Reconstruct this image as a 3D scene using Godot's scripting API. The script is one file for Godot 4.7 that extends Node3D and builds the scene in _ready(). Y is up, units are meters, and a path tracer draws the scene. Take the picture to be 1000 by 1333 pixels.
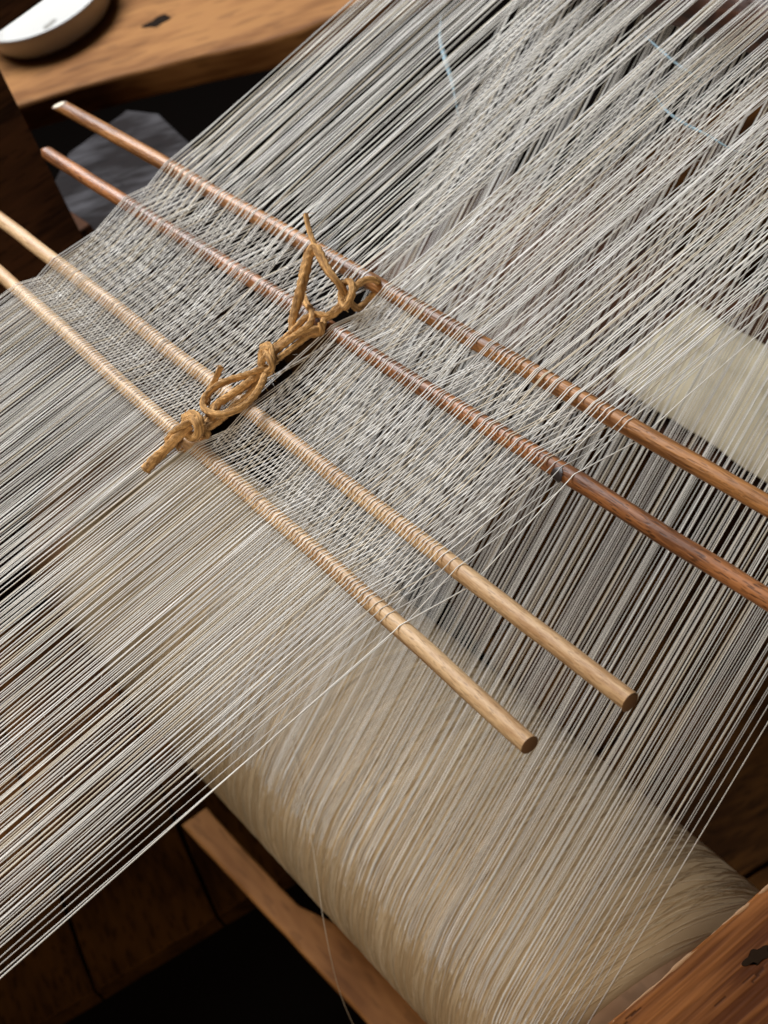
extends Node3D
# A hand loom seen close: warp threads over four lease rods, tied with a paper cord, running to the warp beam below.
# x runs along the warp, z across it (towards the near side), y up; the warp lies at y = 0, the floor at y = -0.9.

var rng := RandomNumberGenerator.new()
var noise := FastNoiseLite.new()

# ---------------------------------------------------------------- materials
func srgb(r: float, g: float, b: float) -> Color:
	return Color(r, g, b).linear_to_srgb()

func mat(c: Color, rough := 0.8, spec := 0.5) -> StandardMaterial3D:
	var m := StandardMaterial3D.new()
	m.albedo_color = c
	m.roughness = rough
	m.metallic_specular = spec
	return m

# Grain runs along u. Colours are linear base colours; returns [colour texture, height texture].
func grain(seed_: int, w: int, h: int, dark: Color, light: Color, along: float, across: float, pores: float, cracks: float, mottle: float) -> Array:
	var n := FastNoiseLite.new()
	n.seed = seed_
	n.noise_type = FastNoiseLite.TYPE_SIMPLEX
	n.fractal_type = FastNoiseLite.FRACTAL_NONE
	n.frequency = 1.0
	var im := Image.create(w, h, false, Image.FORMAT_RGB8)
	var hi := Image.create(w, h, false, Image.FORMAT_RGB8)
	for y in h:
		for x in w:
			var u := float(x) / w
			var v := float(y) / h
			var bend := 0.35 * n.get_noise_2d(u * along * 0.7, v * 2.0 + 31.0)
			var broad := n.get_noise_2d(u * along * 0.5 + 7.0, (v + bend * 0.12) * across * 0.35)
			var fine := n.get_noise_2d(u * along * 3.0, (v + bend * 0.05) * across * 2.2 + 50.0)
			var tiny := n.get_noise_2d(u * along * 9.0 + 90.0, v * across * 6.0)
			var t := 0.5 + 0.42 * broad + 0.26 * fine + 0.16 * tiny
			var blot := n.get_noise_2d(u * 5.0 + 400.0, v * 4.0)
			t += mottle * blot
			var c := dark.lerp(light, clampf(t, 0.0, 1.0))
			var p := n.get_noise_2d(u * along * 6.0 + 11.0, v * across * 4.0 + 70.0)
			var deep := 0.0
			if p > 0.62:
				deep = pores * minf(1.0, (p - 0.62) * 6.0)
			var k := n.get_noise_2d(u * along * 0.8 + 200.0, v * across * 0.8)
			if absf(k) < 0.02 and n.get_noise_2d(u * along + 300.0, v * 3.0) > 0.15:
				deep = maxf(deep, cracks)
			c = c.lerp(dark * 0.45, deep)
			im.set_pixel(x, y, Color(c.r, c.g, c.b).linear_to_srgb())
			var q := clampf(0.55 + 0.2 * fine + 0.12 * tiny - 0.5 * deep, 0.0, 1.0)
			hi.set_pixel(x, y, Color(q, q, q))
	return [ImageTexture.create_from_image(im), ImageTexture.create_from_image(hi)]

func wood(g: Array, rough: float, relief: float, triplanar: Vector3 = Vector3.ZERO, offset := Vector3(0.43, 0.95, 0.37)) -> StandardMaterial3D:
	var m := mat(Color.WHITE, rough)
	m.albedo_texture = g[0]
	if relief > 0.0:
		m.heightmap_enabled = true
		m.heightmap_texture = g[1]
		m.heightmap_scale = relief
	if triplanar != Vector3.ZERO:
		m.uv1_triplanar = true
		m.uv1_scale = triplanar
		m.uv1_offset = offset
		m.uv1_triplanar_sharpness = 6.0
	return m

# ---------------------------------------------------------------- nodes
func thing(called: String, label: String, category: String, at := Vector3.ZERO, turn := 0.0, group := "") -> Node3D:
	var o := Node3D.new()
	o.name = called
	add_child(o, true)
	o.position = at
	o.rotation.y = turn
	o.set_meta("label", label)
	o.set_meta("category", category)
	if group:
		o.set_meta("group", group)
	return o

func part(called: String, m: Mesh, material: Material, parent: Node3D, label := "") -> MeshInstance3D:
	var o := MeshInstance3D.new()
	o.name = called
	o.mesh = m
	o.material_override = material
	parent.add_child(o, true)
	if label:
		o.set_meta("label", label)
	return o

# ---------------------------------------------------------------- shapes
class Builder:
	var v := PackedVector3Array()
	var n := PackedVector3Array()
	var uv := PackedVector2Array()
	var c := PackedColorArray()
	var i := PackedInt32Array()
	func mesh() -> ArrayMesh:
		var a := []
		a.resize(Mesh.ARRAY_MAX)
		a[Mesh.ARRAY_VERTEX] = v
		a[Mesh.ARRAY_NORMAL] = n
		a[Mesh.ARRAY_TEX_UV] = uv
		a[Mesh.ARRAY_COLOR] = c
		a[Mesh.ARRAY_INDEX] = i
		var m := ArrayMesh.new()
		m.add_surface_from_arrays(Mesh.PRIMITIVE_TRIANGLES, a)
		return m

# A tube along points; lobes > 0 gives the plies of a twisted cord.
func tube(b: Builder, pts: PackedVector3Array, r: PackedFloat32Array, sides: int, cols: PackedColorArray, lobes := 0, twist := 0.0, depth := 0.0, caps := true) -> void:
	var count := pts.size()
	var base := b.v.size()
	var t := (pts[1] - pts[0]).normalized()
	var side := t.cross(Vector3.UP)
	if side.length() < 0.01:
		side = t.cross(Vector3.RIGHT)
	side = side.normalized()
	var run := 0.0
	for k in count:
		if k > 0:
			run += pts[k].distance_to(pts[k - 1])
		var t2 := (pts[mini(k + 1, count - 1)] - pts[maxi(k - 1, 0)]).normalized()
		side = (side - t2 * side.dot(t2)).normalized()
		var up := t2.cross(side)
		var col := cols[k]
		for s in sides:
			var a := TAU * s / sides
			var d := side * cos(a) + up * sin(a)
			var rr := r[k]
			var nn := d
			if lobes > 0:
				var ph := lobes * (a - twist * run)
				rr *= 1.0 - depth * (0.5 - 0.5 * cos(ph))
				var tang := -side * sin(a) + up * cos(a)
				nn = (d + tang * depth * 0.5 * lobes * sin(ph)).normalized()
			b.v.append(pts[k] + d * rr)
			b.n.append(nn)
			b.uv.append(Vector2(run * 10.0, float(s) / sides))
			b.c.append(col)
	for k in count - 1:
		for s in sides:
			var s2 := (s + 1) % sides
			var p := base + k * sides
			b.i.append_array([p + s, p + sides + s, p + s2, p + s2, p + sides + s, p + sides + s2])
	if caps:
		for e in [0, count - 1]:
			var mid := b.v.size()
			var out := (pts[e] - pts[1 if e == 0 else count - 2]).normalized()
			b.v.append(pts[e] + out * r[e] * 0.3)
			b.n.append(out)
			b.uv.append(Vector2.ZERO)
			b.c.append(cols[e])
			for s in sides:
				var p: int = base + e * sides
				var s2 := (s + 1) % sides
				if e == 0:
					b.i.append_array([mid, p + s, p + s2])
				else:
					b.i.append_array([mid, p + s2, p + s])

func even(count: int, c: Color) -> PackedColorArray:
	var a := PackedColorArray()
	a.resize(count)
	a.fill(c)
	return a

func evenr(count: int, r: float) -> PackedFloat32Array:
	var a := PackedFloat32Array()
	a.resize(count)
	a.fill(r)
	return a

func smooth(pts: Array, step: float) -> PackedVector3Array:
	var out := PackedVector3Array()
	for k in pts.size() - 1:
		var p0: Vector3 = pts[maxi(k - 1, 0)]
		var p1: Vector3 = pts[k]
		var p2: Vector3 = pts[k + 1]
		var p3: Vector3 = pts[mini(k + 2, pts.size() - 1)]
		var m := maxi(2, int(p1.distance_to(p2) / step))
		for j in m:
			out.append(p1.cubic_interpolate(p2, p0, p3, float(j) / m))
	out.append(pts[pts.size() - 1])
	return out

# A board from an outline (x, z), in the node's own axes, its top at y = 0; the rim is rounded off by bevel and wavers by rough.
func slab(outline: PackedVector2Array, thick: float, bevel: float, rough := 0.0, step := 0.02, seed_ := 1, drop := 0.0) -> ArrayMesh:
	var st := SurfaceTool.new()
	st.begin(Mesh.PRIMITIVE_TRIANGLES)
	var pts := PackedVector2Array()
	var k := outline.size()
	for a in k:
		var p := outline[a]
		var q := outline[(a + 1) % k]
		var m := maxi(1, int(p.distance_to(q) / step))
		for j in m:
			pts.append(p.lerp(q, float(j) / m))
	if Geometry2D.is_polygon_clockwise(pts):
		pts.reverse()
	var fn := FastNoiseLite.new()
	fn.seed = seed_
	fn.frequency = 12.0
	var c := pts.size()
	var rings: Array[PackedVector3Array] = []
	var prof := [Vector2(bevel, 0.0), Vector2(bevel * 0.6, 0.04), Vector2(bevel * 0.25, 0.3), Vector2(0.0, 1.0), Vector2(0.0, -1.0), Vector2(bevel * 0.5, -2.0)]
	for ring in prof.size():
		var loop := PackedVector3Array()
		for a in c:
			var t := (pts[(a + 1) % c] - pts[(a + c - 1) % c]).normalized()
			var inward := Vector2(-t.y, t.x)
			var w := rough * fn.get_noise_2d(pts[a].x, pts[a].y + ring * 0.004)
			var p: Vector2 = pts[a] + inward * (prof[ring].x + w)
			var y: float = -bevel * prof[ring].y
			if prof[ring].y == -1.0:
				y = -thick + bevel
			elif prof[ring].y == -2.0:
				y = -thick
			y += (rough * 0.5 * fn.get_noise_2d(pts[a].x + 40.0, pts[a].y) if ring in [1, 2] else 0.0)
			loop.append(Vector3(p.x, y, p.y))
		rings.append(loop)
	for ring in prof.size() - 1:
		for a in c:
			var b := (a + 1) % c
			st.set_smooth_group(-1 if ring in [3] else 1)
			for q in [rings[ring][a], rings[ring][b], rings[ring + 1][a], rings[ring][b], rings[ring + 1][b], rings[ring + 1][a]]:
				st.add_vertex(q)
	for cap in [0, prof.size() - 1]:
		var flat := PackedVector2Array()
		for p in rings[cap]:
			flat.append(Vector2(p.x, p.z))
		var tri := Geometry2D.triangulate_polygon(flat)
		st.set_smooth_group(-1)
		for t in tri.size() / 3:
			var ids := [tri[t * 3], tri[t * 3 + 1], tri[t * 3 + 2]]
			var p0 := flat[ids[0]]
			var turn := (flat[ids[1]] - p0).cross(flat[ids[2]] - p0)
			if (turn < 0.0) == (cap == 0):
				ids.reverse()
			for id in ids:
				st.add_vertex(rings[cap][id])
	st.generate_normals()
	return st.commit()

func box(size: Vector3, bevel: float, seed_ := 1, rough := 0.0) -> ArrayMesh:
	var x := size.x / 2.0
	var z := size.z / 2.0
	return slab(PackedVector2Array([Vector2(-x, -z), Vector2(x, -z), Vector2(x, z), Vector2(-x, z)]), size.y, bevel, rough, 0.03, seed_)

# A round rod from p0 to p1 with slight swells and bends; slant cuts the first end at an angle.
func rod(p0: Vector3, p1: Vector3, r: float, seed_: int, slant := 0.0, dome := false, nodes: Array = []) -> ArrayMesh:
	var b := Builder.new()
	var fn := FastNoiseLite.new()
	fn.seed = seed_
	fn.frequency = 1.0
	var rings := 90
	var sides := 28
	var axis := (p1 - p0).normalized()
	var side := axis.cross(Vector3.UP).normalized()
	var up := side.cross(axis)
	var long := p0.distance_to(p1)
	for k in rings + 1:
		var f := float(k) / rings
		var d := f * long
		var bend := side * 0.0022 * fn.get_noise_1d(d * 3.0) + up * 0.0006 * fn.get_noise_1d(d * 3.0 + 50.0)
		for s in sides + 1:
			var a := TAU * s / sides
			var dir := side * cos(a) + up * sin(a)
			var rr := r * (1.0 + 0.03 * fn.get_noise_1d(d * 14.0 + 9.0) + 0.02 * fn.get_noise_2d(cos(a) * 1.5 + 20.0, d * 10.0 + sin(a) * 1.5))
			for nd in nodes:
				rr *= 1.0 + 0.09 * exp(-pow((d - nd) / 0.0022, 2.0)) - 0.05 * exp(-pow((d - nd - 0.004) / 0.003, 2.0))
			if dome and d < r:
				rr *= sqrt(maxf(0.05, 1.0 - pow(1.0 - d / r, 2.0)))
			var push := 0.0
			if slant != 0.0:
				push = slant * sin(a) * r * maxf(0.0, 1.0 - d / 0.05)
			b.v.append(p0 + axis * (d + push) + bend + dir * rr)
			b.n.append((dir - axis * (1.0 - d / r if dome and d < r else 0.0)).normalized())
			b.uv.append(Vector2(d * 2.0, float(s) / sides))
			b.c.append(Color.WHITE)
	for k in rings:
		for s in sides:
			var p := k * (sides + 1) + s
			var q := p + sides + 1
			b.i.append_array([p, p + 1, q, p + 1, q + 1, q])
	return b.mesh()

# The closed end of a rod: a disc with a worn rim, facing along out.
func end_cap(at: Vector3, out: Vector3, r: float, rim: float, slant := 0.0) -> ArrayMesh:
	var b := Builder.new()
	var side := out.cross(Vector3.UP).normalized()
	var up := out.cross(side) * -1.0
	up = side.cross(out)
	var sides := 28
	for ring in 3:
		for s in sides:
			var a := TAU * s / sides
			var rr: float = [r, r - rim, 0.0][ring]
			var push: float = [0.0, rim * 0.7, rim * 0.7][ring] - slant * sin(a) * rr
			b.v.append(at + out * push + (side * cos(a) + up * sin(a)) * rr)
			b.n.append((out + (side * cos(a) + up * sin(a)) * [0.8, 0.2, 0.0][ring] + up * slant).normalized())
			b.uv.append(Vector2(0.5 + 0.4 * cos(a) * rr / r, 0.5 + 0.4 * sin(a) * rr / r))
			b.c.append(Color.WHITE)
	for ring in 2:
		for s in sides:
			var s2 := (s + 1) % sides
			var p := ring * sides
			b.i.append_array([p + s, p + s2, p + sides + s, p + s2, p + sides + s2, p + sides + s])
	return b.mesh()

# An uneven flat patch (a knot or a stain), a hair above the board that carries it.
func patch(rx: float, rz: float, shape: Array, thick := 0.001) -> ArrayMesh:
	var rim := PackedVector2Array()
	var n := shape.size()
	for k in n:
		for j in 4:
			var a := TAU * (k + j / 4.0) / n
			var r := cubic_interpolate(shape[k], shape[(k + 1) % n], shape[(k + n - 1) % n], shape[(k + 2) % n], j / 4.0)
			rim.append(Vector2(cos(a) * rx * r, sin(a) * rz * r))
	return slab(rim, thick, 0.0002, 0.0, 0.5)

func lathe(profile: PackedVector2Array, sides := 64, skew := 0.0) -> ArrayMesh:
	var st := SurfaceTool.new()
	st.begin(Mesh.PRIMITIVE_TRIANGLES)
	st.set_smooth_group(1)
	for k in profile.size() - 1:
		for s in sides:
			var a := TAU * s / sides
			var c := TAU * (s + 1) / sides
			var p := profile[k]
			var q := profile[k + 1]
			var v := [Vector3(p.x * cos(a), p.y, p.x * sin(a)), Vector3(p.x * cos(c), p.y, p.x * sin(c)), Vector3(q.x * cos(a), q.y, q.x * sin(a)), Vector3(q.x * cos(c), q.y, q.x * sin(c))]
			if skew != 0.0:
				for id in 4:
					var ang := -atan2(v[id].z, v[id].x)
					v[id].y += skew * cos(ang - 0.5) * smoothstep(0.08, 0.14, v[id].y)
			for id in [0, 2, 1, 1, 2, 3]:
				st.add_vertex(v[id])
	st.generate_normals()
	return st.commit()

# ---------------------------------------------------------------- loom geometry
const ROD_R := [0.0062, 0.0060, 0.0058, 0.0058]
const ROD_A := [Vector3(0.1165, 0, -0.632), Vector3(0.0710, 0, -0.588), Vector3(-0.0036, 0, -0.640), Vector3(-0.0370, 0, -0.600)]
const ROD_B := [Vector3(0.1480, 0, 0.330), Vector3(0.0970, 0, 0.330), Vector3(-0.0003, 0, 0.2207), Vector3(-0.0537, 0, 0.1973)]
const BACK_C := Vector2(0.532, -0.036)
const BACK_R := 0.0355
const BEAM_C := Vector2(-0.036, -0.530)
const BEAM_R := 0.136
const NEAR := [0.0725, 0.0770, 0.0805, 0.0815, 0.0860, 0.103, 0.122, 0.149]
const FAR := [-0.460, -0.4414, -0.4345, -0.4440, -0.4470, -0.505, -0.470, -0.400]

func rod_x(k: int, z: float) -> float:
	var a: Vector3 = ROD_A[k]
	var b: Vector3 = ROD_B[k]
	return lerpf(a.x, b.x, (z - a.z) / (b.z - a.z))

# Splits 0..count into bunches; returns for each thread how far its bunch's middle is, in threads.
func bunches(count: int, least: int, most: int) -> PackedFloat32Array:
	var out := PackedFloat32Array()
	out.resize(count)
	var k := 0
	while k < count:
		var m := mini(rng.randi_range(least, most), count - k)
		for j in m:
			out[k + j] = (m - 1) / 2.0 - j
		k += m
	return out

func _ready() -> void:
	rng.seed = 20240
	noise.seed = 5
	noise.frequency = 1.0
	# camera
	var cam := Camera3D.new()
	cam.name = "camera"
	var back := Vector3(-0.22472405, 0.72505241, 0.65099778)
	cam.transform = Transform3D(Basis(Vector3(0.73705202, -0.31052184, 0.60027536), Vector3(0.63738012, 0.61471553, -0.46461962), back), back)
	cam.keep_aspect = Camera3D.KEEP_HEIGHT
	var lens := CameraAttributesPhysical.new()
	lens.frustum_focal_length = 37.3
	lens.frustum_focus_distance = 1.0
	lens.exposure_aperture = 6.5
	lens.frustum_near = 0.05
	lens.frustum_far = 30.0
	cam.attributes = lens
	cam.fov = 35.68
	cam.near = 0.05
	cam.far = 30.0
	add_child(cam)
	cam.current = true
	# air and light: a dim room, one large window high behind on the left, a weak added fill lamp in front
	var env := Environment.new()
	env.background_mode = Environment.BG_COLOR
	env.background_color = srgb(0.007, 0.007, 0.007)
	env.tonemap_mode = Environment.TONE_MAPPER_LINEAR
	env.tonemap_exposure = 0.80
	env.sdfgi_enabled = true
	env.ssao_enabled = true
	env.ssil_enabled = true
	var we := WorldEnvironment.new()
	we.name = "environment"
	we.environment = env
	add_child(we)
	area_light("window_light", Vector3(0.35, 1.35, -1.75), Vector3(0.05, 0.0, -0.1), Vector2(1.3, 0.8), 13.0, Color(0.975, 0.985, 1.0))
	area_light("front_fill_light", Vector3(-1.35, 1.6, 1.25), Vector3(0.0, -0.3, 0.0), Vector2(0.6, 0.6), 3.8, Color(1.0, 0.93, 0.84))  # added fill to brighten the beam, no window of its own
	build_floor()
	build_frame()
	build_bench()
	build_warp_beam()
	build_rods()
	build_warp()
	build_cord()
	build_small_things()

func area_light(called: String, at: Vector3, to: Vector3, size: Vector2, energy: float, c: Color) -> void:
	var l := AreaLight3D.new()
	l.name = called
	l.area_size = size
	l.light_energy = energy
	l.light_color = c
	l.area_range = 8.0
	l.area_attenuation = 2.0
	l.shadow_enabled = true
	add_child(l)
	l.look_at_from_position(at, to)

func build_floor() -> void:
	var root := Node3D.new()
	root.name = "floor"
	root.set_meta("kind", "structure")
	root.position = Vector3(-0.352, -0.9, -0.515)
	root.rotation.y = -deg_to_rad(13.8)
	add_child(root, true)
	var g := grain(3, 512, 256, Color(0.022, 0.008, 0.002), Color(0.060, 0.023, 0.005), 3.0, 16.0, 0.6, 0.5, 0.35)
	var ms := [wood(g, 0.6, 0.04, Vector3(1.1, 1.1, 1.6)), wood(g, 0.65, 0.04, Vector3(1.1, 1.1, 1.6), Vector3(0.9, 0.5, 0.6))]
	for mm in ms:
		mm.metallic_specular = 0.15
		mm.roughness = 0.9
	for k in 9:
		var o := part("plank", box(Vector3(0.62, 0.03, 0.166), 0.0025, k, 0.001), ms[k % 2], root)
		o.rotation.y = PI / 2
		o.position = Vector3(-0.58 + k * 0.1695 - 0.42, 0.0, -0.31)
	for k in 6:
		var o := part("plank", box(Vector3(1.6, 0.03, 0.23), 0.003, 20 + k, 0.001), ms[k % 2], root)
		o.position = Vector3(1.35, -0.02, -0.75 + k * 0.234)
	var dark := MeshInstance3D.new()
	dark.name = "ground"
	dark.set_meta("kind", "structure")
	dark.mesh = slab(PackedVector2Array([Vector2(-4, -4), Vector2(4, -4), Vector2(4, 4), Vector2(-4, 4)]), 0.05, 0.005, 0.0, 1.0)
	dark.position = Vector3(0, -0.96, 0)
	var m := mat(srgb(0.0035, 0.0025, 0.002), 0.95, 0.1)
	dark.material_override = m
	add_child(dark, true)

func build_frame() -> void:
	var f := thing("loom_frame", "old brown wooden loom frame with side rails, back roller and post around the warp", "loom")
	# right hand rail, worn, in the lower right corner of the picture
	var gr := grain(11, 768, 384, Color(0.10, 0.030, 0.007), Color(0.40, 0.155, 0.044), 1.1, 24.0, 0.25, 0.85, 0.3)
	var rail := part("side_rail", slab(PackedVector2Array([Vector2(-0.75, 0.0), Vector2(0.75, 0.0), Vector2(0.75, 0.13), Vector2(-0.75, 0.13)]), 0.3, 0.0022, 0.0022, 0.008, 4), wood(gr, 0.62, 0.10, Vector3(1.3, 2.5, 2.5)), f, "weathered orange brown side rail with a chipped edge pale as if lit and a black stain")
	(rail.material_override as StandardMaterial3D).metallic_specular = 0.25
	rail.position = Vector3(0.06, -0.3, 0.2195)
	rail.rotation.y = deg_to_rad(-4.0)
	var eb := Builder.new()
	var run := PackedVector3Array()
	var er := PackedFloat32Array()
	for k in 300:
		var x := -0.45 + k * 0.003
		run.append(Vector3(x, -0.0012 + 0.0005 * noise.get_noise_1d(x * 60.0), 0.0015 + 0.0011 * noise.get_noise_1d(x * 25.0 + 90.0)))
		er.append(0.0014 + 0.0012 * noise.get_noise_1d(x * 40.0 + 40.0))
	tube(eb, run, er, 8, even(300, Color.WHITE))
	part("worn_lit_edge", eb.mesh(), mat(srgb(0.50, 0.29, 0.15), 0.7), rail)  # pale chipped wood, also painting in the light the edge catches
	var stain := part("stain", patch(0.010, 0.0055, [1.0, 0.8, 1.15, 0.75, 0.95, 0.55, 1.05, 1.3, 0.8, 1.1, 0.6, 0.9]), mat(srgb(0.026, 0.016, 0.010), 0.95, 0.1), rail)
	stain.position = Vector3(-0.05, 0.0004, 0.033)
	# dark left hand rail, post and upper rail
	var gd := grain(12, 512, 256, Color(0.012, 0.006, 0.004), Color(0.060, 0.024, 0.010), 2.0, 14.0, 0.5, 0.4, 0.3)
	var dm := wood(gd, 0.6, 0.05, Vector3(1.1, 2.0, 2.0))
	dm.metallic_specular = 0.15
	var lr := part("side_rail", box(Vector3(1.1, 0.35, 0.11), 0.004, 6, 0.001), dm, f)
	lr.position = Vector3(-0.43, -0.215, -0.835)
	var post := part("post", box(Vector3(0.2, 0.36, 0.10), 0.004, 7, 0.001), dm, f)
	post.position = Vector3(0.022, 0.10, -0.801)
	post.rotation = Vector3(deg_to_rad(3.0), 0, deg_to_rad(-3.5))
	var ur := part("upper_rail", box(Vector3(1.1, 0.06, 0.07), 0.003, 9, 0.001), dm, f)
	ur.position = Vector3(-0.15, 0.092, -0.780)
	# back roller that turns the warp down again
	var roll := part("back_roller", rod(Vector3(BACK_C.x, BACK_C.y, -0.80), Vector3(BACK_C.x, BACK_C.y, 0.30), BACK_R - 0.0008, 14), wood(grain(15, 512, 128, Color(0.022, 0.007, 0.003), Color(0.085, 0.028, 0.010), 3.0, 10.0, 0.5, 0.3, 0.3), 0.5, 0.04), f, "dark reddish brown back roller under the far end of the warp")
	roll.position = Vector3.ZERO
	# cross rail under the warp beam, with a notch in its upper face
	var gt := grain(17, 512, 256, Color(0.19, 0.075, 0.021), Color(0.38, 0.175, 0.060), 2.0, 9.0, 0.3, 0.15, 0.3)
	var xr := part("cross_rail", slab(PackedVector2Array([Vector2(0.0, 0.007), Vector2(0.80, 0.028), Vector2(0.80, 0.14), Vector2(0.31, 0.13), Vector2(0.235, 0.062), Vector2(0.18, 0.042), Vector2(0.04, 0.040), Vector2(0.004, 0.040)]), 0.034, 0.004, 0.0012, 0.012, 5), wood(gt, 0.55, 0.05, Vector3(1.2, 2.0, 2.0)), f, "tan cross rail with a notch below the warp beam")
	(xr.material_override as StandardMaterial3D).metallic_specular = 0.25
	xr.position = Vector3(-0.222, -0.68, -0.458)
	xr.rotation.y = -PI / 2
	xr.scale = Vector3(1, 1, -1)
	var shelf := part("shelf", box(Vector3(0.22, 0.025, 1.06), 0.003, 8, 0.001), dm, f)
	shelf.position = Vector3(0.50, -0.500, -0.25)
	for zz in [-0.83, 0.285]:
		for xx in [-0.6, 0.07 if zz < 0.0 else 0.62]:
			var leg := part("leg", box(Vector3(0.09, 0.62, 0.09), 0.004, 3, 0.001), dm, f)
			leg.position = Vector3(xx, -0.335, zz)

func build_bench() -> void:
	var gb := grain(21, 768, 384, Color(0.095, 0.034, 0.008), Color(0.230, 0.105, 0.034), 2.0, 8.0, 0.3, 0.25, 0.25)
	var bench := thing("bench", "wide honey brown wooden bench with a wavy front edge behind the loom", "bench", Vector3(0.2218, -0.25, -1.1186), -deg_to_rad(37.5))
	var ol := PackedVector2Array([Vector2(-0.6, 0.0), Vector2(0.0, 0.0), Vector2(0.06, 0.001), Vector2(0.109, 0.004), Vector2(0.18, 0.010), Vector2(0.241, 0.018), Vector2(0.28, 0.0245), Vector2(0.309, 0.027), Vector2(0.35, 0.026), Vector2(0.391, 0.019), Vector2(0.42, 0.004), Vector2(0.6, -0.01), Vector2(1.1, -0.01), Vector2(1.1, -0.36), Vector2(-0.6, -0.36)])
	var bm := wood(gb, 0.65, 0.05, Vector3(1.0, 2.0, 1.6), Vector3(0.5, 0.95, 0.95))
	bm.metallic_specular = 0.25
	part("top", slab(ol, 0.04, 0.005, 0.002, 0.014, 3), bm, bench)
	var knot := part("knot", patch(0.019, 0.012, [1.0, 0.85, 0.7, 1.0, 0.8, 0.95, 1.15, 0.75, 0.6, 0.95, 1.1, 0.8]), mat(srgb(0.012, 0.008, 0.006), 0.95, 0.1), bench)
	knot.position = Vector3(0.158, 0.0005, -0.091)
	var dm := wood(grain(22, 256, 128, Color(0.02, 0.008, 0.004), Color(0.06, 0.025, 0.01), 2.0, 8.0, 0.3, 0.25, 0.25), 0.6, 0.03, Vector3(1.5, 1.5, 1.5))
	for xx in [-0.5, 1.0]:
		var leg := part("leg", box(Vector3(0.07, 0.61, 0.28), 0.004, 5, 0.001), dm, bench)
		leg.position = Vector3(xx, -0.04, -0.18)
	# white dish on it
	var dish := thing("dish", "round white ceramic dish with straight sides on the bench", "dish", Vector3(0.331, -0.25, -1.248))
	var prof := PackedVector2Array([Vector2(0.0, 0.0), Vector2(0.070, 0.0), Vector2(0.078, 0.002), Vector2(0.083, 0.007), Vector2(0.0895, 0.022), Vector2(0.0945, 0.0385), Vector2(0.0942, 0.0408), Vector2(0.0928, 0.0415), Vector2(0.0912, 0.0405), Vector2(0.0885, 0.034), Vector2(0.082, 0.018), Vector2(0.076, 0.011), Vector2(0.066, 0.0085), Vector2(0.0, 0.0075)])
	var glaze := mat(srgb(0.40, 0.39, 0.365), 0.3)
	glaze.clearcoat_enabled = true
	glaze.clearcoat = 0.4
	part("bowl", lathe(prof, 72), glaze, dish)
	var spot := part("smudge", patch(0.012, 0.006, [1.0, 0.7, 0.8, 1.1, 0.7, 0.9, 0.6, 1.0]), mat(srgb(0.16, 0.15, 0.13), 0.5), dish)
	spot.position = Vector3(-0.012, 0.0083, 0.012)
	# grey board between bench and loom
	var gg := grain(25, 512, 256, Color(0.016, 0.014, 0.014), Color(0.058, 0.055, 0.058), 2.0, 9.0, 0.3, 0.3, 0.45)
	var stool := thing("low_stool", "low stool with a weathered grey board top behind the two brown rods", "stool", Vector3(0.208, -0.235, -0.830), -deg_to_rad(37.5))
	var gm := wood(gg, 0.9, 0.06, Vector3(1.6, 2.2, 2.2))
	gm.metallic_specular = 0.1
	var turned := PackedVector2Array()
	for p in [Vector2(0.0617, -0.1211), Vector2(0.0791, -0.0755), Vector2(0.0662, 0.0210), Vector2(0.0252, 0.1060), Vector2(-0.1117, 0.0927), Vector2(-0.1009, -0.0665), Vector2(-0.0257, -0.1221)]:
		turned.append(p.rotated(-deg_to_rad(37.5)))
	part("top", slab(turned, 0.03, 0.006, 0.0012, 0.012, 3), gm, stool)
	for q in [Vector2(0.02, 0.02), Vector2(-0.04, 0.02), Vector2(0.02, -0.03), Vector2(-0.04, -0.03)]:
		var leg := part("leg", box(Vector3(0.03, 0.635, 0.03), 0.003, 5, 0.0005), dm, stool)
		leg.position = Vector3(q.x, -0.03, q.y)

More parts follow.
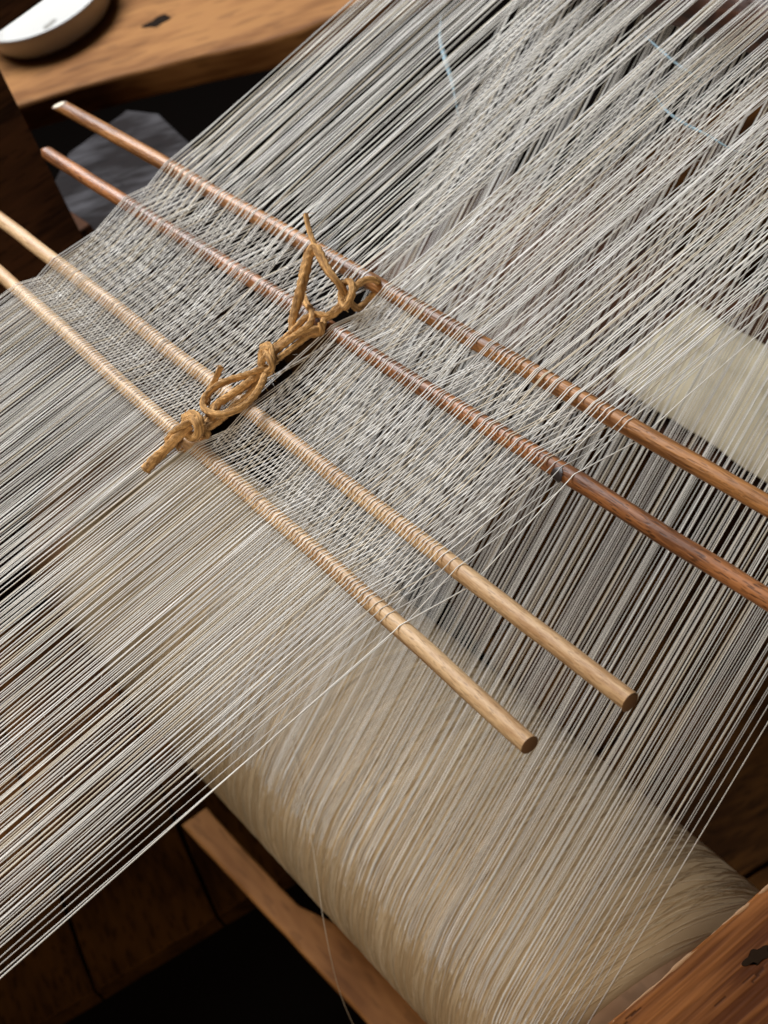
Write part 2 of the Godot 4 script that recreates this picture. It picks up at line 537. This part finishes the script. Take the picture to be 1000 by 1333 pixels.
func build_rods() -> void:
	var g1 := grain(31, 1024, 128, Color(0.14, 0.053, 0.015), Color(0.37, 0.165, 0.050), 4.0, 7.0, 0.5, 0.55, 0.35)
	var g2 := grain(32, 1024, 128, Color(0.13, 0.047, 0.015), Color(0.34, 0.135, 0.044), 5.0, 6.0, 0.9, 0.2, 0.45)
	var g3 := grain(33, 1024, 128, Color(0.36, 0.200, 0.085), Color(0.58, 0.385, 0.200), 7.0, 6.0, 0.45, 0.15, 0.25)
	var names := ["brown cane rod with a slanted hollow end, uppermost of the four rods across the warp", "brown cane rod with a black stained joint, second of the four rods from the top", "pale wooden dowel third from the top, the one ending further right beside the warp", "pale wooden dowel nearest the bottom, its flat end over the wound yarn"]
	var called := ["cane_rod", "cane_rod", "dowel_rod", "dowel_rod"]
	for k in 4:
		var a: Vector3 = ROD_A[k]
		var b: Vector3 = ROD_B[k]
		var t := thing(called[k], names[k], "rod", Vector3(a.x, 0, a.z), 0.0, "four rods laid across the warp")
		var m := wood([g1, g2, g3, g3][k], [0.5, 0.46, 0.55, 0.55][k], [0.05, 0.03, 0.02, 0.02][k])
		m.uv1_offset = Vector3(0.3 * k, 0.37 * k, 0)
		if k < 2:
			m.metallic_specular = 0.35
			m.clearcoat_enabled = true
			m.clearcoat = 0.2
			m.clearcoat_roughness = 0.3
		var nodes := [[], [0.672, 0.21], [], []]
		part("shaft", rod(Vector3.ZERO, b - a, ROD_R[k], 40 + k, 2.6 if k == 0 else 0.0, k == 1, nodes[k]), m, t)
		var axis := (b - a).normalized()
		if k == 0:
			part("cut_rim", end_cap(Vector3.ZERO, -axis, ROD_R[k] * 0.985, 0.0010, 2.6), mat(srgb(0.10, 0.05, 0.022), 0.6), t)
			part("pith", end_cap(-axis * 0.0009, -axis, ROD_R[k] * 0.72, 0.0003, 2.6), mat(srgb(0.50, 0.44, 0.34), 0.9), t)
		else:
			part("end_grain", end_cap(b - a, axis, ROD_R[k], 0.0006), mat(srgb(0.17, 0.085, 0.034), 0.8), t)
			if k > 1:
				part("end_grain", end_cap(Vector3.ZERO, -axis, ROD_R[k], 0.0006), mat(srgb(0.17, 0.085, 0.034), 0.8), t)
		if k == 1:
			# the black stain round the joint
			var ring := Builder.new()
			for j in 25:
				for s in 3:
					var ang := -0.5 + 2.2 * j / 24.0
					var w := 0.0045 * (1.0 + 0.5 * noise.get_noise_1d(j * 0.7)) * sin(PI * j / 24.0)
					var side := axis.cross(Vector3.UP).normalized()
					var dir := side * cos(ang) + side.cross(axis) * sin(ang)
					ring.v.append(axis * (0.661 + (s - 1) * w) + dir * (ROD_R[1] * 1.055))
					ring.n.append(dir)
					ring.uv.append(Vector2.ZERO)
					ring.c.append(Color.WHITE)
			for j in 24:
				for s in 2:
					var p := j * 3 + s
					ring.i.append_array([p, p + 3, p + 1, p + 1, p + 3, p + 4])
			part("stain", ring.mesh(), mat(srgb(0.030, 0.022, 0.020), 0.4), t)

# ---------------------------------------------------------------- the warp
const THREADS := 300
func build_warp() -> void:
	var warp := thing("warp", "cream white warp threads stretched over the four rods and down to the beam", "warp threads")
	var m := mat(Color.WHITE, 0.75, 0.35)
	m.vertex_color_use_as_albedo = true
	m.rim_enabled = true
	m.rim = 0.3
	# where the sheet leaves the back roller and meets the beam
	var v := BACK_C - BEAM_C
	var al := v.angle() - asin((BACK_R + BEAM_R) / v.length())
	var nrm := Vector2(-sin(al), cos(al))
	var g_front := bunches(THREADS, 2, 4)
	var g_rod := bunches(THREADS, 2, 6)
	var g_low := bunches(THREADS, 2, 6)
	var g_back := bunches(THREADS, 2, 4)
	var g_sheet := bunches(THREADS, 2, 4)
	var g_wide := bunches(THREADS, 9, 24)
	var g_wide_front := bunches(THREADS, 10, 22)
	for i in THREADS:
		var u := 1.0 - float(i) / (THREADS - 1)        # 1 at the near edge
		var e := i / 9.0
		u += 0.0
		var near_gap := 0.0
		if i < 9:
			near_gap = 0.013 * pow(1.0 - e, 2.0) * (1.0 if i % 3 else 1.25)
		else:
			near_gap = 0.0
		var over := 1.0 if i % 2 == 0 else -1.0
		var rt := rng.randf_range(0.00028, 0.00042)
		var z := PackedFloat32Array()
		var squeeze := [0.50, 0.10, 0.12, 0.26, 0.40, 0.50, 0.50, 0.12]
		var group := [g_front, g_low, g_low, g_rod, g_rod, g_back, g_sheet, g_sheet]
		for k in 8:
			var width: float = NEAR[k] - FAR[k] - 0.012
			var zz: float = FAR[k] + width * u + near_gap
			zz += group[k][i] * squeeze[k] * -width / THREADS
			zz += [g_wide_front, g_low, g_low, g_wide, g_wide, g_wide, g_wide, g_wide][k][i] * [0.24, 0.0, 0.0, 0.10, 0.14, 0.26, 0.16, 0.0][k] * -width / THREADS
			zz += rng.randfn(0.0, [0.0008, 0.00025, 0.00025, 0.0004, 0.0005, 0.0009, 0.0008, 0.0010][k])
			# room for the tie cord
			var cz: float = [-0.225, -0.163, -0.158, -0.170, -0.168, -0.165, -0.2, -0.2][k]
			var gap: float = [0.0055, 0.0075, 0.0060, 0.0085, 0.0105, 0.006, 0.0, 0.0][k]
			var d := zz - cz
			zz += signf(d) * gap * exp(-absf(d) / 0.012)
			z.append(zz)
		# the path in (x, y), with z found from the stations
		var path := PackedVector3Array()
		var xs := PackedFloat32Array([-0.66])
		var rx := PackedFloat32Array()
		for k in [3, 2, 1, 0]:
			rx.append(rod_x(k, z[4 - k]))
		var stations := [-0.62, rx[0], rx[1], rx[2], rx[3], BACK_C.x]
		var flat := PackedVector2Array()
		flat.append(Vector2(-0.62, 0.0))
		for j in 10:
			flat.append(Vector2(lerpf(-0.62, rx[0] - 0.012, (j + 1) / 11.0), lerpf(0.0, 0.0, 0.0)))
		var sg := over
		for k in 4:
			var rr: float = ROD_R[3 - k] + rt
			for a in [-0.42, -0.2, 0.0, 0.2, 0.42]:
				flat.append(Vector2(rx[k] + rr * sin(a), sg * rr * cos(a)))
			if k < 3:
				var nr: float = ROD_R[2 - k] + rt
				var p := Vector2(rx[k] + rr * sin(0.42), sg * rr * cos(0.42))
				var q := Vector2(rx[k + 1] - nr * sin(0.42), -sg * nr * cos(0.42))
				for j in 6:
					flat.append(p.lerp(q, (j + 1) / 7.0))
			sg = -sg
		for j in 12:
			var f := (j + 1) / 13.0
			flat.append(Vector2(lerpf(rx[3] + 0.01, BACK_C.x - 0.01, f), lerpf(-sg * ROD_R[0] * 0.7, BACK_R + rt + BACK_C.y, f)))
		# front of the sheet runs straight from its first point to the first rod
		var first := flat[11]
		for j in 10:
			flat[j + 1].y = lerpf(0.0, first.y, (j + 1) / 11.0)
		var lift_front := rng.randf_range(-0.001, 0.001)
		var lift_back := rng.randf_range(-0.0012, 0.0012)
		var wob := rng.randf_range(0.0, 900.0)
		for p in flat:
			var k := 0
			while k < 4 and p.x > stations[k + 1]:
				k += 1
			var f := clampf((p.x - stations[k]) / (stations[k + 1] - stations[k]), 0.0, 1.0)
			var zz := lerpf(z[k], z[k + 1], f)
			var amp := 0.0002 if k >= 1 and k <= 3 else 0.00025
			zz += amp * noise.get_noise_2d(p.x * 70.0, wob) * minf(1.0, 6.0 * f * (1.0 - f) + 0.2)
			var lift := 0.0
			if k == 0:
				lift = lift_front * minf(1.0, 5.0 * (1.0 - f))
			elif k == 4:
				lift = lift_back * sin(PI * f)
			path.append(Vector3(p.x, p.y + lift + (0.0002 * noise.get_noise_2d(p.x * 50.0, wob + 40.0) if k >= 1 and k <= 3 else 0.0), zz))
		# over the back roller
		var from := PI / 2
		var to := -PI / 2 + al
		for j in 9:
			var a := lerpf(from, to, j / 8.0)
			path.append(Vector3(BACK_C.x + (BACK_R + rt) * cos(a), BACK_C.y + (BACK_R + rt) * sin(a), lerpf(z[5], z[6], j / 8.0)))
		var leave := BACK_C - nrm * (BACK_R + rt)
		var lay := rng.randf_range(0.0, 0.0012)
		var meet := BEAM_C + nrm * (BEAM_R + rt + lay)
		for j in 9:
			var f := (j + 1) / 10.0
			var p := leave.lerp(meet, f)
			path.append(Vector3(p.x, p.y, lerpf(z[6], z[7], f)))
		# and down the front of the beam, sinking into the winding
		for j in 12:
			var a := al + PI / 2 + j * 0.16
			var r := BEAM_R + rt + lay - 0.010 * j / 11.0
			path.append(Vector3(BEAM_C.x + r * cos(a), BEAM_C.y + r * sin(a), z[7] + 0.0015 * j * noise.get_noise_1d(wob)))
		# yarn colour: natural bast, some threads whiter, some greyer or more straw coloured
		var tone := rng.randf()
		var c := Color(0.78, 0.76, 0.71)
		if tone < 0.22:
			c = Color(0.86, 0.85, 0.82)
		elif tone < 0.42:
			c = Color(0.60, 0.585, 0.555)
		elif tone < 0.55:
			c = Color(0.66, 0.59, 0.475)
		c *= rng.randf_range(0.88, 1.08)
		var cols := PackedColorArray()
		var rad := PackedFloat32Array()
		for k in path.size():
			var q := 1.0 + 0.16 * noise.get_noise_2d(path[k].x * 30.0 + path[k].y * 30.0, wob + 200.0)
			cols.append(Color(c.r * q, c.g * q, c.b * q))
			rad.append(rt * (1.0 + 0.22 * noise.get_noise_2d(path[k].x * 45.0, wob + 300.0)))
		var b := Builder.new()
		tube(b, path, rad, 5, cols, 0, 0.0, 0.0, false)
		part("warp_thread", b.mesh(), m, warp)
	var fuzz := Builder.new()
	for k in 380:
		var x := rng.randf_range(-0.4, 0.5)
		var zz := rng.randf_range(-0.43, 0.055)
		var p := Vector3(x, rng.randf_range(0.0, 0.004), zz)
		var d := Vector3(rng.randf_range(-1.0, 1.0), rng.randf_range(0.0, 0.7), rng.randf_range(-0.7, 0.7)).normalized()
		var long := rng.randf_range(0.0015, 0.006)
		var bend := Vector3(rng.randfn(), rng.randfn(), rng.randfn()) * 0.0015
		tube(fuzz, PackedVector3Array([p, p + d * long * 0.5 + bend * 0.4, p + d * long + bend]), PackedFloat32Array([0.00014, 0.00011, 0.00006]), 4, even(3, Color(0.72, 0.70, 0.66)), 0, 0.0, 0.0, false)
	var fz := part("loose_fibres", fuzz.mesh(), m, warp)
	fz.set_meta("kind", "stuff")

func build_warp_beam() -> void:
	var t := thing("warp_beam", "thick warp beam, wound yarn toned tan for bounce light, bare wooden end by the side rail", "warp beam", Vector3(BEAM_C.x, BEAM_C.y, 0.0))
	var gc := grain(51, 512, 256, Color(0.36, 0.20, 0.10), Color(0.52, 0.32, 0.18), 3.0, 7.0, 0.3, 0.2, 0.25)
	var core := part("core", lathe(PackedVector2Array([Vector2(0.0, 0.30), Vector2(0.03, 0.30), Vector2(0.03, 0.2192), Vector2(0.125, 0.2190), Vector2(0.127, 0.217), Vector2(0.128, 0.12), Vector2(0.128, -0.72), Vector2(0.126, -0.735), Vector2(0.04, -0.735), Vector2(0.04, -0.80), Vector2(0.0, -0.80)]), 72), wood(gc, 0.55, 0.03, Vector3(2.0, 1.0, 2.0)), t)
	core.rotation.x = PI / 2
	# the wound yarn: a body, and the strands of its outer layers
	var ym := mat(srgb(0.47, 0.35, 0.21), 0.85, 0.3)  # duller than the warp; the tan also paints in warm bounce light
	var prof := PackedVector2Array([Vector2(0.127, 0.146), Vector2(0.1287, 0.144), Vector2(0.1303, 0.139), Vector2(0.1325, 0.134), Vector2(0.1345, 0.126), Vector2(0.1348, 0.10), Vector2(0.1348, -0.48), Vector2(0.133, -0.60), Vector2(0.129, -0.645), Vector2(0.127, -0.650)])
	var body := part("yarn_body", lathe(prof, 96, 0.03), ym, t)
	body.rotation.x = PI / 2
	var b := Builder.new()
	var sm := mat(Color.WHITE, 0.8, 0.3)
	sm.vertex_color_use_as_albedo = true
	for k in 3600:
		var z0 := rng.randf_range(-0.64, 0.144)
		var a0 := rng.randf_range(-0.5, 3.6)
		var span := rng.randf_range(0.5, 1.6)
		var drift := rng.randfn(0.0, 0.007)
		if z0 > 0.12:
			drift = -absf(drift) * 2.0
		var count := 16
		var pts := PackedVector3Array()
		var rr := PackedFloat32Array()
		var cols := PackedColorArray()
		var tone := rng.randf_range(0.70, 1.15)
		var c := Color(0.53, 0.405, 0.25) if rng.randf() < 0.65 else Color(0.61, 0.51, 0.365)
		var lay := rng.randf_range(-0.0001, 0.0006)
		for j in count:
			var f := float(j) / (count - 1)
			var a := a0 + span * f
			var z := z0 + drift * f + 0.0012 * noise.get_noise_2d(f * 3.0, k * 3.7)
			var r := 0.1348
			if z > 0.126:
				r = lerpf(0.1345, 0.1285, clampf((z - 0.126) / 0.018, 0.0, 1.0))
			elif z < -0.48:
				r = lerpf(0.1348, 0.129, clampf((-0.48 - z) / 0.165, 0.0, 1.0))
			z += 0.03 * cos(a - 0.5) * smoothstep(0.08, 0.14, z)
			r += lay - 0.0011 * pow(absf(2.0 * f - 1.0), 4.0)
			pts.append(Vector3(r * cos(a), r * sin(a), z))
			rr.append(0.00034)
			var q := tone * (1.0 + 0.12 * noise.get_noise_2d(f * 14.0, k * 1.3))
			cols.append(Color(c.r * q, c.g * q, c.b * q))
		tube(b, pts, rr, 4, cols, 0, 0.0, 0.0, false)
	var o := part("yarn_strands", b.mesh(), sm, t)
	o.set_meta("kind", "stuff")

# ---------------------------------------------------------------- the cord that ties the rods
func build_cord() -> void:
	cord = thing("tie_cord", "twisted tan paper cord knotted along the four rods across a gap in the warp", "cord", Vector3(0.03, 0.012, -0.165))
	cord_mat = mat(Color.WHITE, 0.8, 0.3)
	cord_mat.vertex_color_use_as_albedo = true
	var gf := grain(61, 256, 128, Color(0.30, 0.27, 0.24), Color(1.0, 1.0, 1.0), 2.0, 14.0, 0.5, 0.5, 0.1)
	cord_mat.albedo_texture = gf[0]
	cord_mat.heightmap_enabled = true
	cord_mat.heightmap_texture = gf[1]
	cord_mat.heightmap_scale = 0.05
	cord_mat.uv1_scale = Vector3(2, 1, 1)
	cord_hair = Builder.new()
	strand("tail", [Vector3(0.1297, 0.0400, -0.2331), Vector3(0.1221, 0.0360, -0.2208), Vector3(0.1152, 0.0330, -0.2058), Vector3(0.1090, 0.0270, -0.1877), Vector3(0.1063, 0.0200, -0.1706), Vector3(0.1062, 0.0140, -0.1676)], 0.0017, 0.0, 0.0019)
	strand("loop", [Vector3(0.1037, 0.0130, -0.1650), Vector3(0.1045, 0.0240, -0.1686), Vector3(0.1068, 0.0300, -0.1824), Vector3(0.1136, 0.0340, -0.2021), Vector3(0.1076, 0.0320, -0.2041), Vector3(0.0965, 0.0280, -0.1974), Vector3(0.0868, 0.0240, -0.1916), Vector3(0.0755, 0.0180, -0.1865), Vector3(0.0657, 0.0140, -0.1811), Vector3(0.0583, 0.0110, -0.1749), Vector3(0.0468, 0.0110, -0.1719)], 0.0017, 0.0035)
	strand("knot", [Vector3(0.1091, 0.0160, -0.1765), Vector3(0.1132, 0.0190, -0.1688), Vector3(0.1065, 0.0190, -0.1578), Vector3(0.0970, 0.0140, -0.1567), Vector3(0.1020, 0.0120, -0.1696), Vector3(0.1086, 0.0170, -0.1726)], 0.0023)
	strand("wrap", [Vector3(0.1007, 0.0160, -0.1584), Vector3(0.1102, 0.0170, -0.1625), Vector3(0.1206, 0.0150, -0.1656), Vector3(0.1280, 0.0110, -0.1649), Vector3(0.1311, 0.0040, -0.1651), Vector3(0.1291, -0.0060, -0.1716), Vector3(0.1186, -0.0080, -0.1719), Vector3(0.1089, -0.0020, -0.1658), Vector3(0.1039, 0.0090, -0.1608), Vector3(0.1022, 0.0140, -0.1626)], 0.0022)
	strand("strand", [Vector3(0.1018, 0.0130, -0.1652), Vector3(0.0942, 0.0110, -0.1651), Vector3(0.0853, 0.0110, -0.1657), Vector3(0.0811, 0.0120, -0.1728), Vector3(0.0731, 0.0130, -0.1758), Vector3(0.0640, 0.0130, -0.1744), Vector3(0.0547, 0.0120, -0.1742), Vector3(0.0428, 0.0120, -0.1736)], 0.0021)
	strand("strand", [Vector3(0.1003, 0.0120, -0.1626), Vector3(0.0904, 0.0100, -0.1634), Vector3(0.0822, 0.0100, -0.1652), Vector3(0.0756, 0.0110, -0.1598), Vector3(0.0691, 0.0130, -0.1621), Vector3(0.0605, 0.0140, -0.1661), Vector3(0.0492, 0.0140, -0.1674), Vector3(0.0371, 0.0130, -0.1683)], 0.0022)
	strand("loop", [Vector3(0.0950, -0.0020, -0.2162), Vector3(0.0856, 0.0080, -0.1937), Vector3(0.0803, 0.0130, -0.1768), Vector3(0.0713, 0.0150, -0.1661), Vector3(0.0608, 0.0150, -0.1659), Vector3(0.0495, 0.0140, -0.1690), Vector3(0.0362, 0.0120, -0.1704)], 0.0021)
	strand("loop", [Vector3(0.0767, 0.0140, -0.1610), Vector3(0.0732, 0.0100, -0.1572), Vector3(0.0712, 0.0060, -0.1635), Vector3(0.0645, 0.0090, -0.1642), Vector3(0.0512, 0.0110, -0.1624), Vector3(0.0345, 0.0120, -0.1623)], 0.0020)
	strand("knot", [Vector3(0.0379, 0.0100, -0.1846), Vector3(0.0389, 0.0190, -0.1714), Vector3(0.0342, 0.0200, -0.1597), Vector3(0.0264, 0.0160, -0.1533), Vector3(0.0220, 0.0140, -0.1570), Vector3(0.0255, 0.0150, -0.1658), Vector3(0.0331, 0.0190, -0.1712), Vector3(0.0366, 0.0210, -0.1650)], 0.0021)
	strand("knot", [Vector3(0.0384, 0.0160, -0.1681), Vector3(0.0300, 0.0210, -0.1618), Vector3(0.0247, 0.0180, -0.1619), Vector3(0.0231, 0.0150, -0.1563), Vector3(0.0274, 0.0180, -0.1526), Vector3(0.0304, 0.0210, -0.1585), Vector3(0.0345, 0.0180, -0.1723)], 0.0021)
	strand("bow_loop", [Vector3(0.0265, 0.0150, -0.1590), Vector3(0.0204, 0.0170, -0.1597), Vector3(0.0107, 0.0170, -0.1650), Vector3(-0.0000, 0.0180, -0.1708), Vector3(-0.0108, 0.0180, -0.1741), Vector3(-0.0199, 0.0170, -0.1730), Vector3(-0.0256, 0.0170, -0.1648), Vector3(-0.0243, 0.0190, -0.1513), Vector3(-0.0175, 0.0200, -0.1419), Vector3(-0.0064, 0.0180, -0.1404), Vector3(0.0048, 0.0160, -0.1439), Vector3(0.0152, 0.0150, -0.1502), Vector3(0.0234, 0.0140, -0.1575)], 0.0022)
	strand("strand", [Vector3(0.0257, 0.0120, -0.1626), Vector3(0.0139, 0.0120, -0.1612), Vector3(0.0020, 0.0120, -0.1621), Vector3(-0.0095, 0.0120, -0.1655), Vector3(-0.0203, 0.0120, -0.1649), Vector3(-0.0303, 0.0120, -0.1597), Vector3(-0.0374, 0.0120, -0.1602)], 0.0024)
	strand("strand", [Vector3(0.0248, 0.0100, -0.1620), Vector3(0.0102, 0.0100, -0.1555), Vector3(-0.0022, 0.0100, -0.1538), Vector3(-0.0144, 0.0100, -0.1542), Vector3(-0.0283, 0.0110, -0.1534), Vector3(-0.0381, 0.0120, -0.1564)], 0.0026)
	strand("strand", [Vector3(0.0199, 0.0140, -0.1603), Vector3(0.0057, 0.0150, -0.1594), Vector3(-0.0069, 0.0150, -0.1604), Vector3(-0.0160, 0.0140, -0.1629), Vector3(-0.0249, 0.0130, -0.1576), Vector3(-0.0343, 0.0120, -0.1558)], 0.0025)
	strand("tail", [Vector3(0.0036, 0.0240, -0.1797), Vector3(-0.0008, 0.0200, -0.1806), Vector3(-0.0058, 0.0160, -0.1812), Vector3(-0.0126, 0.0120, -0.1812), Vector3(-0.0199, 0.0110, -0.1734)], 0.0019)
	strand("knot", [Vector3(-0.0385, 0.0130, -0.1751), Vector3(-0.0350, 0.0210, -0.1640), Vector3(-0.0352, 0.0230, -0.1523), Vector3(-0.0395, 0.0190, -0.1478), Vector3(-0.0447, 0.0140, -0.1532), Vector3(-0.0448, 0.0150, -0.1615), Vector3(-0.0397, 0.0210, -0.1611), Vector3(-0.0359, 0.0240, -0.1544)], 0.0026)
	strand("knot", [Vector3(-0.0373, 0.0180, -0.1690), Vector3(-0.0385, 0.0240, -0.1518), Vector3(-0.0422, 0.0190, -0.1470), Vector3(-0.0459, 0.0120, -0.1557), Vector3(-0.0445, 0.0140, -0.1651), Vector3(-0.0402, 0.0200, -0.1644), Vector3(-0.0356, 0.0220, -0.1604)], 0.0026)
	strand("tail", [Vector3(-0.0413, 0.0180, -0.1592), Vector3(-0.0475, 0.0170, -0.1600), Vector3(-0.0561, 0.0140, -0.1625), Vector3(-0.0648, 0.0110, -0.1641), Vector3(-0.0731, 0.0090, -0.1656), Vector3(-0.0830, 0.0080, -0.1646)], 0.0029, 0.0, 0.0034)
	strand("tail", [Vector3(-0.0365, 0.0200, -0.1579), Vector3(-0.0423, 0.0220, -0.1585), Vector3(-0.0490, 0.0190, -0.1631), Vector3(-0.0545, 0.0150, -0.1674), Vector3(-0.0590, 0.0120, -0.1687)], 0.0022)
	strand("wrap", [Vector3(-0.0366, 0.0120, -0.1566), Vector3(-0.0353, 0.0080, -0.1535), Vector3(-0.0386, 0.0000, -0.1606), Vector3(-0.0460, -0.0070, -0.1693), Vector3(-0.0520, -0.0060, -0.1741), Vector3(-0.0523, 0.0020, -0.1724), Vector3(-0.0486, 0.0110, -0.1658), Vector3(-0.0426, 0.0140, -0.1623)], 0.0023)
	finish_cord()

var cord: Node3D
var cord_hair: Builder
var cord_mat: StandardMaterial3D

func finish_cord() -> void:
	var m := mat(Color.WHITE, 0.8)
	m.vertex_color_use_as_albedo = true
	var o := part("loose_fibres", cord_hair.mesh(), m, cord)
	o.set_meta("kind", "stuff")

func strand(called: String, pts: Array, r := 0.0026, r_mid := 0.0, r_end := 0.0) -> void:
	var line := smooth(pts, 0.0011)
	var rad := PackedFloat32Array()
	var cols := PackedColorArray()
	var s := rng.randf_range(0.0, 100.0)
	var tone := rng.randf_range(0.9, 1.08)
	for k in line.size():
		line[k] -= cord.position
		var f := float(k) / (line.size() - 1)
		var w := r
		if r_mid > 0.0:
			w = lerpf(r, r_mid, sin(PI * f))
		if r_end > 0.0:
			w = lerpf(r, r_end, f)
		rad.append(1.2 * w * (1.0 + 0.10 * noise.get_noise_2d(k * 0.08, s)))
		var q := tone * (1.0 + 0.22 * noise.get_noise_2d(k * 0.2, s + 60.0))
		cols.append(Color(0.68 * q, 0.38 * q, 0.14 * q))
	var b := Builder.new()
	tube(b, line, rad, 20, cols, 3, rng.randf_range(300.0, 420.0), 0.15)
	part(called, b.mesh(), cord_mat, cord)
	# short fibres that stand off the paper, most of them at the ends
	var hairs := 16 if called == "tail" else 9
	for k in hairs:
		var at := rng.randi_range(0, line.size() - 1)
		if called == "tail" and k < 8:
			at = line.size() - 1 if line[0].distance_to(Vector3(0.1, 0.0, -0.01)) < 0.02 else [0, line.size() - 1][k % 2]
		var d := Vector3(rng.randfn(), rng.randfn(), rng.randfn()).normalized()
		var t := (line[mini(at + 1, line.size() - 1)] - line[maxi(at - 1, 0)]).normalized()
		var p := line[at] + (d - t * d.dot(t)).normalized() * rad[at] * 0.7
		var long := rng.randf_range(0.002, 0.0055)
		var bend := Vector3(rng.randfn(), rng.randfn(), rng.randfn()) * 0.0012
		var way := (d + t * rng.randf_range(-1.0, 1.0)).normalized()
		tube(cord_hair, PackedVector3Array([p, p + way * long * 0.5 + bend * 0.4, p + way * long + bend]), PackedFloat32Array([0.00018, 0.00013, 0.00006]), 4, even(3, Color(0.66, 0.40, 0.17)), 0, 0.0, 0.0, false)

func build_small_things() -> void:
	# a loose fibre that hangs over the wound yarn
	var b := Builder.new()
	var pts := smooth([Vector3(-0.075, -0.4100, -0.262), Vector3(-0.090, -0.405, -0.236), Vector3(-0.108, -0.406, -0.207), Vector3(-0.146, -0.42, -0.14), Vector3(-0.184, -0.445, -0.087), Vector3(-0.209, -0.50, -0.064), Vector3(-0.222, -0.58, -0.058), Vector3(-0.228, -0.66, -0.060)], 0.006)
	tube(b, pts, evenr(pts.size(), 0.00030), 5, even(pts.size(), Color(0.50, 0.42, 0.31)))
	var m := mat(Color.WHITE, 0.8)
	m.vertex_color_use_as_albedo = true
	var f := part("loose_fibre", b.mesh(), m, self)
	f.set_meta("label", "single thin loose fibre hanging down over the wound yarn of the beam")
	f.set_meta("category", "fibre")
	# glass reflections, modelled as thin pale blue strips under the far warp
	reflection_streak([Vector3(0.3995, -0.0300, -0.4234), Vector3(0.3725, -0.0250, -0.3907), Vector3(0.3524, -0.0200, -0.3587), Vector3(0.3342, -0.0200, -0.3284), Vector3(0.3201, -0.0220, -0.3081), Vector3(0.3107, -0.0300, -0.2959)], 0.0021, "leftmost of three pale blue glass reflections shaped as strips under the warp")
	reflection_streak([Vector3(0.4600, -0.0300, -0.2332), Vector3(0.4453, -0.0220, -0.1994), Vector3(0.4361, -0.0200, -0.1717), Vector3(0.4334, -0.0220, -0.1517), Vector3(0.4350, -0.0300, -0.1406)], 0.0012, "short glass reflection shaped as a pale blue strip near the dark back roller")
	reflection_streak([Vector3(0.4073, -0.0250, -0.1696), Vector3(0.3898, -0.0180, -0.1376), Vector3(0.3822, -0.0150, -0.1105), Vector3(0.3799, -0.0140, -0.0850), Vector3(0.3799, -0.0180, -0.0633), Vector3(0.3894, -0.0300, -0.0560)], 0.0012, "longer glass reflection as a pale blue strip between the short one and the cloth")
	# pale cloth under the back of the warp
	var st := SurfaceTool.new()
	st.begin(Mesh.PRIMITIVE_TRIANGLES)
	st.set_smooth_group(1)
	var nx := 30
	var nz := 60
	var at := func(i: int, j: int, top: float) -> Vector3:
		var u := float(i) / nx
		var w := float(j) / nz
		var edge := minf(minf(u, 1.0 - u) * 0.13, minf(w, 1.0 - w) * 0.52)
		var h := 0.024 * sqrt(clampf(edge / 0.026, 0.0, 1.0)) + 0.004 * exp(-pow((u - 0.55 + 0.25 * w) / 0.05, 2.0)) + 0.003 * exp(-pow((u - 0.2 - 0.35 * w) / 0.04, 2.0))
		var x := lerpf(0.408, 0.535, u) + 0.004 * noise.get_noise_2d(w * 6.0, 3.0) - 0.02 * (w - 0.3)
		return Vector3(x, -0.474 + (h + 0.007 * noise.get_noise_2d(u * 3.0, w * 9.0 + 30.0) * clampf(edge / 0.016, 0.0, 1.0)) * top, lerpf(-0.36, 0.16, w))
	for side in [1.0, 0.0]:
		for i in nx:
			for j in nz:
				var q := [at.call(i, j, side), at.call(i + 1, j, side), at.call(i, j + 1, side), at.call(i + 1, j + 1, side)]
				for id in ([0, 1, 2, 1, 3, 2] if side > 0.5 else [0, 2, 1, 1, 2, 3]):
					st.set_smooth_group(1 if side > 0.5 else 2)
					st.add_vertex(q[id])
	st.generate_normals()
	var cl := part("cloth", st.commit(), cloth_mat(), self)
	cl.set_meta("label", "folded cream cloth lying on the shelf under the far right of the warp")
	cl.set_meta("category", "cloth")

func cloth_mat() -> StandardMaterial3D:
	var im := Image.create(256, 256, false, Image.FORMAT_RGB8)
	for y in 256:
		for x in 256:
			var q := 0.86 + 0.10 * sin(x * TAU / 8.0) * sin(y * TAU / 8.0) + 0.08 * noise.get_noise_2d(x * 0.9, y * 0.08) + 0.08 * noise.get_noise_2d(x * 0.08, y * 0.9 + 300.0)
			im.set_pixel(x, y, Color(0.60 * q, 0.52 * q, 0.365 * q).linear_to_srgb())
	var m := mat(Color.WHITE, 0.9, 0.3)
	m.albedo_texture = ImageTexture.create_from_image(im)
	m.uv1_triplanar = true
	m.uv1_scale = Vector3(14, 14, 14)
	return m

func reflection_streak(pts: Array, r: float, label: String) -> void:
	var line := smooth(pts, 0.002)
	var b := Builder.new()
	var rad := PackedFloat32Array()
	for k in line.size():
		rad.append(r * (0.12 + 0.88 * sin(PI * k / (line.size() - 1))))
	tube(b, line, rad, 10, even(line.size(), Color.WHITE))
	var o := part("reflection_streak", b.mesh(), mat(srgb(0.26, 0.37, 0.43), 0.8), self)
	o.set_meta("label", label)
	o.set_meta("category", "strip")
	o.set_meta("group", "glass reflections shaped as pale blue strips")
